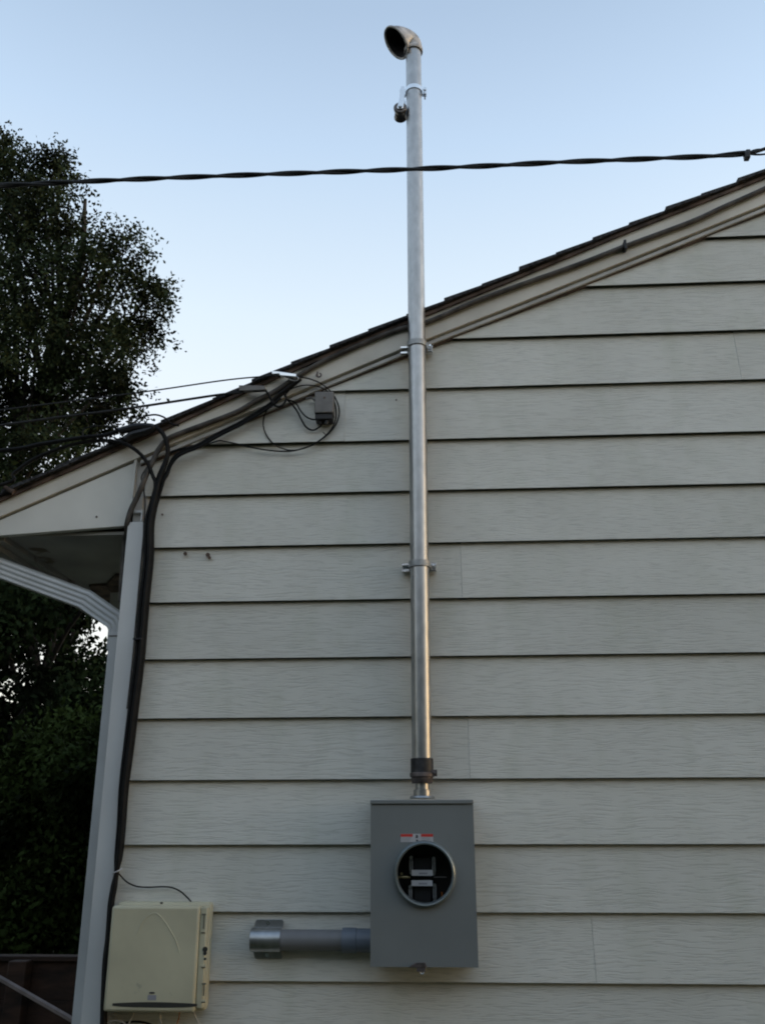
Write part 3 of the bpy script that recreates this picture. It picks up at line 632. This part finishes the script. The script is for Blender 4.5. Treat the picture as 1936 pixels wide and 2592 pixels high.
# loops above the eave
cable('loose_wire', 'thin wire bowing up above the roof edge and back into the cables', [Z2(1080, 760, -.09), Z2(1110, 735, -.09), Z2(1180, 685, -.09), Z2(1290, 660, -.09), Z2(1370, 680, -.085), Z2(1410, 715, -.08), Z2(1440, 738, -.075), Z2(1500, 752, -.07)], .0036)
cable('loose_wire', 'small wire loop standing off the drop cables left of the roof edge', [Z2(700, 845, -.1), Z2(695, 800, -.1), Z2(730, 770, -.1), Z2(820, 755, -.1), Z2(940, 766, -.1), Z2(1040, 790, -.095)], .0028)
cable('loose_wire', 'short stub of wire pointing up from the drop cables', [Z2(1055, 650, -.09), Z2(1075, 690, -.09), Z2(1092, 735, -.09)], .0022)
b = MB(); q = Z2(1430, 690, -.06); b.tube([q + Vector((math.cos(a)*.006, 0, math.sin(a)*.006)) for a in np.linspace(0, 2*math.pi, 13)], .0018, 6, cap=False)
tag(b.build('wire_eye', M['galv']), 'tiny metal eye at the roof edge above the corner', 'hook')
b = MB(); b.tube(smooth([Z2(1000, 800, -.09), Z2(1150, 762, -.085), Z2(1280, 768, -.08), Z2(1220, 800, -.08), Z2(1110, 830, -.08), Z2(1050, 870, -.08)], 6), .015, 8)
tag(b.build('cable_splice', M['black']), 'lumpy black taped splice lying on the roof edge', 'cable splice')
# drop wires to the wedge clamps
cable('drop_wire', 'thin overhead wire reaching the upper silver wedge clamp', [D(-3000, 1330, -1.2), D(-900, 1000, -.5), D(0, 886, -.20), D(300, 848, -.12), D(480, 822, -.09), Z3(440, 222, -.08), Z3(600, 213, -.075), Z3(660, 218, -.07)], .0030, 'drop', 'overhead wire')
cable('drop_wire', 'thicker overhead wire reaching the lower grey wedge clamp', [D(-3000, 1390, -1.2), D(-900, 1050, -.5), D(0, 919, -.20), D(250, 886, -.12), Z3(-100, 427, -.08), Z3(120, 398, -.08), Z3(280, 380, -.075)], .0050, 'drop', 'overhead wire')
def wedge(pts, y0, y1, name, label, material):
    b = MB(); vs = [(v.x, v.z) for v in pts]; b.prism(vs, y0, y1); o = b.build(name, M[material], None, bevel=.001); return tag(o, label, 'wedge clamp')
wedge([Z3(*p, -.075) for p in ((572, 172), (640, 178), (830, 205), (828, 232), (660, 218), (650, 200), (580, 205))], -.085, -.066, 'wedge_clamp', 'upper wedge clamp of bright metal at the end of the thin overhead wire', 'zinc')
wedge([Z3(*p, -.075) for p in ((232, 322), (490, 325), (512, 350), (508, 368), (300, 378), (236, 378))], -.085, -.064, 'wedge_clamp', 'lower wedge clamp of dull grey metal at the end of the thicker overhead wire', 'greybox')
cable('tail_wire', 'short black tail running from the lower wedge clamp into the tangle', [Z3(500, 352, -.075), Z3(520, 385, -.072), Z3(548, 430, -.07), Z3(570, 480, -.065), Z3(600, 520, -.06), Z3(650, 535, -.06), Z3(700, 500, -.06), Z3(720, 440, -.06), Z3(700, 400, -.06)], .0042)
cable('tail_wire', 'short black wire crossing the tangle beneath the upper wedge clamp', [Z3(590, 510, -.066), Z3(580, 470, -.066), Z3(640, 410, -.066), Z3(700, 370, -.066), Z3(760, 320, -.066), Z3(850, 270, -.066), Z3(870, 255, -.06)], .0060)
cable('tail_wire', 'grey bail wire bent around the hook below the upper wedge clamp', [Z3(828, 218, -.075), Z3(850, 240, -.075), Z3(830, 262, -.072), Z3(780, 258, -.070), Z3(750, 240, -.068), Z3(800, 226, -.07)], .0022, 'galv')
# long coiled wire on the wall
cable('coiled_wire', 'outer wire of the round coil hanging on the siding below the wedge clamps', [Z3(825, 222, -.075), Z3(950, 240, -.06), Z3(1080, 290, -.05), Z3(1190, 380, -.045), Z3(1255, 490, -.042), Z3(1275, 600, -.040), Z3(1240, 720, -.038), Z3(1150, 830, -.034), Z3(1020, 920, -.032), Z3(900, 970, -.030), Z3(780, 998, -.028), Z3(650, 1000, -.026), Z3(500, 985, -.026), Z3(350, 958, -.028), Z3(200, 922, -.03), Z3(80, 900, -.032), Z3(0, 894, -.034), Z2(1640, 945, -.035), Z2(1560, 948, -.04), Z2(1470, 985, -.045)], .0027)
cable('coiled_wire', 'inner wire of the round coil hanging on the siding below the wedge clamps', [Z3(700, 430, -.062), Z3(760, 360, -.06), Z3(850, 322, -.055), Z3(950, 310, -.05), Z3(1080, 332, -.046), Z3(1180, 400, -.043), Z3(1228, 500, -.040), Z3(1243, 620, -.036), Z3(1215, 730, -.034), Z3(1130, 838, -.032), Z3(1000, 930, -.030), Z3(860, 982, -.028), Z3(730, 985, -.026), Z3(600, 930, -.026), Z3(520, 840, -.027), Z3(483, 740, -.028), Z3(490, 640, -.032), Z3(530, 560, -.040), Z3(600, 500, -.05)], .0026)
cable('wire_end', 'little wire end poking out of the coil at its lower right', [Z3(1105, 803, -.036), Z3(1120, 815, -.038), Z3(1140, 832, -.036)], .0018)
# grey junction box and its leads
jb = thing('junction_box', 'small weathered grey junction box under the rake inside the wire coil', 'junction box', tuple(Z3(1115, 600, -.03)))
p0, p1 = Z3(1020, 378, -.075), Z3(1212, 592, -.075)
b = MB(); b.box(p0.x, p1.x, -.075, -.019, p1.z, p0.z); b.build('box_cover', M['greybox'], jb, bevel=.003)
b = MB(); b.box(p0.x+.002, p1.x-.004, -.068, -.020, p1.z-.024, p1.z-.0005); b.build('box_base', M['black'], jb, bevel=.003)
b = MB(); q = Z3(1120, 440, -.075); b.cyl((q.x, -.0752, q.z), (0, -1, 0), .0038, .002, 12); b.build('cover_screw', M['rot'], jb)
b = MB(); q = Z3(1150, 670, -.06); b.cyl((q.x, -.055, q.z+.004), (-.25, 0, -1), .008, .020, 10); b.cyl((q.x-.022, -.05, q.z+.004), (-.3, 0, -1), .006, .018, 10); b.build('cable_gland', M['black'], jb)
b = MB(); q = Z3(930, 455, -.03); b.tube([q, Z3(985, 440, -.034), Z3(1020, 470, -.036)], .0045, 8); b.build('side_nozzle', M['greybox'], jb)
cable('lead_wire', 'upper short lead curving into the bottom of the grey junction box', [Z3(740, 460, -.06), Z3(820, 495, -.05), Z3(870, 575, -.04), Z3(930, 640, -.038), Z3(1000, 668, -.042), Z3(1080, 665, -.050)], .0030)
cable('lead_wire', 'lower short lead dipping below the grey junction box', [Z3(720, 450, -.06), Z3(790, 520, -.045), Z3(840, 590, -.038), Z3(880, 670, -.036), Z3(930, 748, -.034), Z3(1000, 780, -.034), Z3(1070, 745, -.040), Z3(1120, 690, -.050)], .0034)
# eye hook on the rake
b = MB(); q = Z3(1060, 215, -.05); b.tube([q + Vector((-.006, .012, .006)), q + Vector((-.004, -.01, .004))], .003, 8)
b.tube([q + Vector((.002+math.cos(a)*.009, -.012, -.002+math.sin(a)*.008)) for a in np.linspace(2.4, 7.6, 16)], .0030, 7); b.cyl(q+Vector((-.004, -.008, .008)), (0, 0, 1), .0035, .006, 8)
tag(b.build('screw_hook', M['browncoup']), 'rusty screw hook in the rake board above the wire coil', 'hook')
# peg at far left
b = MB(); q = Z2(120, 1305, -.05); b.tube([q + Vector((-.028, -.02, .012)), q + Vector((-.010, -.018, 0)), q + Vector((.008, -.016, -.007))], [.008, .009, .011], 10)
tag(b.build('wooden_peg', M['rot']), 'stubby brown peg sticking out under the roof edge at far left', 'peg')
# wires around the beige box
cable('entry_wire', 'thin black wire curving from the bundle to the top of the beige box', [Z5(325, 240, -.05), Z5(360, 280, -.045), Z5(420, 340, -.036), Z5(520, 386, -.030), Z5(650, 396, -.028), Z5(800, 390, -.028), Z5(900, 402, -.030), Z5(980, 440, -.034), Z5(1040, 492, -.04), Z5(1088, 545, -.045), Z5(1095, 580, -.045)], .0024)
cable('ivory_wire', 'ivory wire hanging below the left part of the beige box', [Z5(500, 1680, -.05), Z5(470, 1760, -.05), Z5(435, 1840, -.05), Z5(400, 1960, -.05), Z5(380, 2200, -.05)], .0026, 'ivory', 'wire')
cable('ivory_wire', 'ivory wire hanging below the middle of the beige box', [Z5(760, 1680, -.05), Z5(768, 1770, -.05), Z5(782, 1850, -.05), Z5(800, 2200, -.05)], .0026, 'ivory', 'wire')
cable('ivory_wire', 'ivory wire hanging below the right part of the beige box', [Z5(1110, 1680, -.05), Z5(1130, 1740, -.05), Z5(1175, 1830, -.05), Z5(1240, 1960, -.05), Z5(1260, 2200, -.05)], .0026, 'ivory', 'wire')
cable('orange_wire', 'thin orange wire hanging below the beige box', [Z5(970, 1690, -.045), Z5(965, 1760, -.045), Z5(945, 1830, -.045), Z5(950, 2000, -.045)], .0018, 'copper', 'wire')
cable('ivory_wire', 'ivory wire curling to the left beneath the beige box', [Z5(200, 1850, -.05), Z5(240, 1805, -.05), Z5(310, 1790, -.05), Z5(390, 1815, -.05), Z5(450, 1900, -.05)], .0024, 'ivory', 'wire')
for i, (xa, xb) in enumerate(((330, 700),)):
    cable('slack_cable', ['dark slack cable looping under the left half of the beige box', 'dark slack cable looping under the middle of the beige box', 'dark slack cable looping under the right half of the beige box'][i],
          [Z5(xa-60, 1990, -.04), Z5(xa, 1850+i*12, -.04), Z5((xa+xb)/2, 1800+i*10, -.038), Z5(xb, 1850, -.036), Z5(xb+40, 1990, -.036)], .0034, 'cable')
# twisted triplex service drop crossing in front of the mast
TY = -.45
tp = [D(-2600, 640, -2.4), D(-900, 470, -.9), D(-300, 418, -.55), D(0, 401, TY), D(100, 396, TY), D(250, 389, TY), D(450, 381, TY), D(650, 374, TY), D(850, 367, TY), D(1050, 358.5, TY), D(1200, 351, TY), D(1400, 343, TY), D(1540, 337, TY), D(1612, 331, TY)]
tri = thing('service_drop', 'twisted black overhead service cable crossing in front of the mast', 'overhead cable', tuple(D(850, 367, TY)))
pth = smooth(tp, 24); dist = [0]
for i in range(1, len(pth)): dist.append(dist[-1] + (pth[i]-pth[i-1]).length)
# resample finely
N_ = 1100; ds_ = np.linspace(0, dist[-1], N_); A = np.array([tuple(p) for p in pth]); PX = np.stack([np.interp(ds_, dist, A[:, i]) for i in range(3)], 1)
for kk in range(3):
    pts = []
    for i in range(N_):
        t = Vector(PX[min(i+1, N_-1)] - PX[max(i-1, 0)]).normalized(); a = Vector((0, 0, 1)); a = (a - t*a.z).normalized(); c_ = t.cross(a)
        ph = 2*math.pi*(ds_[i]/.35 + .03*math.sin(ds_[i]*5)) + (0, math.pi, math.pi/2)[kk]; rr = .0062 if kk < 2 else .0040
        pts.append(Vector(PX[i]) + a*math.cos(ph)*rr + c_*math.sin(ph)*rr)
    b = MB(); b.tube(pts, .0058 if kk < 2 else .0040, 7); b.build('cable_strand', M['drop'], tri)
e0 = D(1612, 331, TY)
for pts, r in (([e0, D(1630, 328, TY), D(1660, 318, TY), D(1750, 285, TY), D(2100, 200, TY)], .0062), ([e0 + Vector((0, 0, -.003)), D(1635, 334, TY), D(1660, 332, TY), D(1750, 322, TY), D(2100, 300, TY)], .0034), ([e0 + Vector((0, .004, 0)), D(1630, 325, TY), D(1660, 320, TY+.01), D(1750, 290, TY+.03), D(2100, 206, TY)], .0052)):
    b = MB(); b.tube(smooth(pts, 6), r, 7); b.build('cable_strand', M['drop'], tri)
b = MB(); q = D(1611, 336, TY); b.box(q.x-.009, q.x+.009, TY-.014, TY+.010, q.z-.018, q.z+.010); b.box(q.x-.002, q.x+.014, TY-.010, TY+.004, q.z+.008, q.z+.020); b.build('splice_clamp', M['black'], tri, bevel=.003)

# ------------------------------------------------------------------ unseen house added behind the camera to darken the lower wall
nb = thing('shade_house', 'unseen dark green house added behind the camera to shade the lower wall', 'house', (1, -9, 0))
MB().box(-9, 10, -15, -6.8, 0, 4.6).build('wall', M['shadewall'], nb)
b = MB(); b.add([(-9.5, -6.3, 4.55), (10.5, -6.3, 4.55), (10.5, -11.6, 6.5), (-9.5, -11.6, 6.5), (-9.5, -15.5, 4.55), (10.5, -15.5, 4.55)], [(0, 1, 2, 3), (3, 2, 5, 4), (0, 3, 4), (1, 5, 2), (0, 4, 5, 1)]); b.build('roof', M['darkroof'], nb)
# ------------------------------------------------------------------ vegetation
def leaves(centers, radii, n_cl, per, size, squash=1.0, shell=.35):
    """clusters of leaves spread through the volumes of the given balls"""
    cs = np.array([tuple(c_) for c_ in centers]); rs = np.array(radii); w = rs**1.9; w = w/w.sum()
    idx = rng.choice(len(cs), n_cl, p=w); d = rng.normal(size=(n_cl, 3)); d /= np.linalg.norm(d, axis=1)[:, None]
    rad = rs[idx]*(shell + (1-shell)*rng.random(n_cl)**.6) * (1 + .06*rng.normal(size=n_cl).clip(-1.5, 2.0))
    cc = cs[idx] + d*rad[:, None]*np.array([1, 1, squash])
    # twig direction outwards and a little down
    tw = d + np.array([0, 0, -.25]) + .5*rng.normal(size=(n_cl, 3)); tw /= np.linalg.norm(tw, axis=1)[:, None]
    s = rng.random((n_cl, per))*2-1
    base = cc[:, None, :] + tw[:, None, :]*s[:, :, None]*size*3.4 + rng.normal(size=(n_cl, per, 3))*size*.85
    base = base.reshape(-1, 3); tw2 = np.repeat(tw, per, 0)
    ld = tw2 + .9*rng.normal(size=base.shape) + np.array([0, 0, -.3]); ld /= np.linalg.norm(ld, axis=1)[:, None]
    sd_ = np.cross(ld, rng.normal(size=base.shape)); sd_ /= np.linalg.norm(sd_, axis=1)[:, None]
    L_ = (size*(.7+.6*rng.random(len(base))))[:, None]; Wd = L_*.30
    v = np.stack([base, base + ld*L_*.45 + sd_*Wd, base + ld*L_, base + ld*L_*.45 - sd_*Wd], 1).reshape(-1, 3)
    return v
def leaf_obj(name, v, material, parent):
    off = np.array(tuple(OFF[parent.name])); v = v - off; nf = len(v)//4
    me = bpy.data.meshes.new(name); me.vertices.add(len(v)); me.vertices.foreach_set('co', v.ravel().astype(np.float32))
    me.loops.add(nf*4); me.loops.foreach_set('vertex_index', np.arange(nf*4, dtype=np.int32))
    me.polygons.add(nf); me.polygons.foreach_set('loop_start', np.arange(0, nf*4, 4, dtype=np.int32)); me.polygons.foreach_set('loop_total', np.full(nf, 4, dtype=np.int32))
    me.update(); me.validate(); me.materials.append(M[material])
    o = bpy.data.objects.new(name, me); C.objects.link(o); o.parent = parent; OFF[o.name] = OFF[parent.name]; return o
def tree(name, label, cat, Y, blobs, foot, n_cl, per, size, material, tr=.18, dens_shell=.35, ybl=.35, limbs=26):
    """blobs: (px, py, radius px) in photograph units, set at real depth Y with a spread of depths"""
    cs, rs = [], []
    for i, (x, y, r) in enumerate(blobs):
        yy = Y + random.uniform(-ybl, ybl)*2; c_ = D(x, y, yy); dd = (c_-CAM).length
        cs.append(c_); rs.append(r*1.1719*dd/F)
    ft = Vector(foot); t = thing(name, label, cat, tuple(ft))
    b = MB(); topc = sum(cs, Vector())/len(cs); mid = ft.lerp(topc, .55); mid.x = ft.x*.75 + topc.x*.25; mid.y = ft.y*.75+topc.y*.25
    tp_ = Vector((topc.x, topc.y, max(c_.z for c_ in cs)-1.6))
    spine = smooth([ft, ft + Vector((.05, 0, .9)), mid, topc, tp_], 5); ns = len(spine)
    b.tube(spine, [tr*(1-.9*i/ns)*(1.35 if i == 0 else 1) for i in range(ns)], 10); b.build('trunk', M['bark'], t)
    lm = MB()
    for c_, r in [q for q in zip(cs, rs) if q[1] > .22][:limbs]:
        s = min(spine[int(ns*.35):], key=lambda p: (p-(c_-Vector((0, 0, (c_-ft).length*.28)))).length)
        L0 = smooth([s, s.lerp(c_, .5) + Vector((random.uniform(-.15, .15), random.uniform(-.15, .15), .12)), c_, c_ + (c_-s).normalized()*r*.25], 4)
        lm.tube(L0, [.035*(1-.85*i/len(L0)) for i in range(len(L0))], 6, cap=False)
        for q in range(7):
            d = Vector(rng.normal(size=3)).normalized(); a = c_ + (s-c_)*random.uniform(0, .25)
            lm.tube([a, a + d*r*.45 + Vector((0, 0, .04)), a + d*r*.75], [.012, .007, .002], 4, cap=False)
    lm.build('limb', M['bark'], t)['kind'] = 'stuff'
    leaf_obj('crown', leaves(cs, rs, n_cl, per, size, .95, dens_shell), material, t)
    return t
big = [(172, 425, 15), (205, 445, 12), (340, 612, 14), (352, 640, 12), (358, 650, 9), (345, 745, 15), (312, 765, 14), (303, 600, 12), (292, 500, 13), (55, 322, 16), (85, 335, 14), (150, 345, 14), (165, 385, 12), (300, 800, 12), (318, 858, 12), (300, 905, 14), (272, 487, 10), (320, 545, 16), (338, 575, 10), (8, 300, 14), (215, 480, 12), (5, 335, 40), (20, 400, 70), (110, 390, 55), (128, 350, 30), (100, 470, 70), (40, 520, 80), (150, 500, 40), (190, 570, 70), (240, 535, 42), (268, 515, 22), (100, 620, 100), (270, 600, 52), (318, 640, 36), (220, 680, 80), (325, 700, 34), (335, 660, 22), (285, 735, 50), (200, 780, 80), (80, 760, 100), (235, 830, 45), (262, 812, 30), (270, 855, 25), (150, 880, 80), (60, 900, 90), (245, 890, 40), (10, 650, 90), (-40, 400, 90),
       (-120, 500, 140), (-120, 750, 150), (-100, 330, 90), (-250, 600, 170), (-60, 880, 120), (-200, 900, 150), (40, 990, 90), (120, 960, 70), (190, 930, 50), (-60, 1040, 110), (210, 900, 40), (300, 715, 30)]
tree('tree', 'tall leafy tree standing dark against the sky beyond the eave', 'tree', 8.5, big, (-6.4, 8.6, 0), 4700, 24, .064, 'leaf', .18)
low1 = [(-100, 1150, 120), (30, 1180, 110), (120, 1240, 90), (20, 1310, 90), (110, 1330, 70), (160, 1290, 55), (-60, 1400, 110), (150, 1440, 50), (215, 1440, 30), (100, 1500, 55), (170, 1520, 60), (-80, 1560, 100), (30, 1620, 70), (110, 1620, 70), (190, 1610, 60), (0, 1700, 90), (100, 1720, 80), (180, 1720, 70), (-150, 1300, 140), (-200, 1600, 150), (60, 1820, 90), (160, 1820, 80), (-60, 1820, 110), (240, 1250, 60), (250, 1520, 60), (260, 1680, 70)]
tree('tree', 'dense dark tree filling the gap below the eave behind the downspout', 'tree', 7.2, low1, (-5.2, 7.3, 0), 5600, 15, .08, 'leaf2', .2, ybl=.45)
sh = [(150, 1590, 45), (110, 1660, 60), (60, 1640, 40), (170, 1680, 50), (120, 1760, 70), (40, 1760, 60), (190, 1790, 50), (150, 1860, 60), (60, 1880, 80), (-20, 1860, 90), (120, 1960, 70), (20, 1980, 90), (200, 1930, 60), (180, 2020, 50), (-60, 2000, 80), (240, 1800, 60)]
tree('shrub', 'broad green shrub growing behind the brown fence', 'shrub', 3.6, sh, (-3.6, 3.7, 0), 4800, 13, .05, 'leaf3', .06, ybl=.25, limbs=8)
# unseen tree added out of frame to darken the left side of the shiny mast
shade_tree = thing('tree', 'unseen bushy tree added left of the house to darken the mast', 'tree', (-6.5, -1.2, 0))
MB().tube([(-6.5, -1.2, 0), (-6.45, -1.2, 2), (-6.6, -1.1, 5)], [.16, .12, .05], 10).build('trunk', M['bark'], shade_tree)
leaf_obj('crown', leaves([Vector((-6.5+.9*math.sin(i*2.1), -1.2+1.1*math.cos(i*1.7), 1.6+i*.55)) for i in range(10)], [1.5, 1.6, 1.7, 1.7, 1.8, 1.7, 1.6, 1.5, 1.3, 1.0], 1800, 12, .12), 'leaf', shade_tree)
# far wood
v = []
b = []
for i in range(60):
    xx = -60 + i*1.6; b.append((xx, 34+random.uniform(-3, 3), random.uniform(1.2, 2.6)))
fw = thing('far_wood', 'far dark belt of trees behind the yard', 'wood', (-20, 34, 0)); fw['kind'] = 'stuff'
o = leaf_obj('crown', leaves([Vector(q) for q in b], [2.4]*60, 2600, 8, .5, 1.0, .2), 'leaf2', fw); o['kind'] = 'stuff'

# ------------------------------------------------------------------ fence at the bottom left
fn = thing('fence', 'low brown board fence behind the downspout at bottom left', 'fence', (-3.0, 1.8, 0))
FYY = 1.8; ztop = D(100, 2062, FYY).z
n_b = 4; hb = .175
for i in range(5):
    za = ztop - .03 - i*hb
    if za < .1: break
    for x0, x1 in ((-4.9, -3.02), (-3.015, -1.4)):
        MB().box(x0, x1, FYY+random.uniform(0, .006), FYY+.028, max(.02, za-hb+.001), za).build('fence_board', M['fence'], fn, bevel=.003)
for px in (45, -160, 260):
    q = D(px, 2080, FYY-.05); MB().box(q.x-.045, q.x+.045, FYY-.09, FYY-.005, -.2, q.z+.012).build('fence_post', M['fence'], fn, bevel=.005)
MB().box(-4.9, -1.4, FYY-.02, FYY+.07, ztop-.028, ztop-.006).build('fence_rail', M['fence'], fn, bevel=.003)
a = D(-60, 2078, 1.55); c_ = D(190, 2222, 1.35)
b = MB(); b.tube([a + (a-c_)*.8, a, c_, c_ + (c_-a)*1.2], .013, 6); tag(b.build('sloping_pole', M['pale']), 'pale pole sloping down in front of the brown fence', 'pole')
# weeds by the fence
print('objects', len(bpy.data.objects), 'tris', sum(len(m_.polygons) for m_ in bpy.data.meshes))
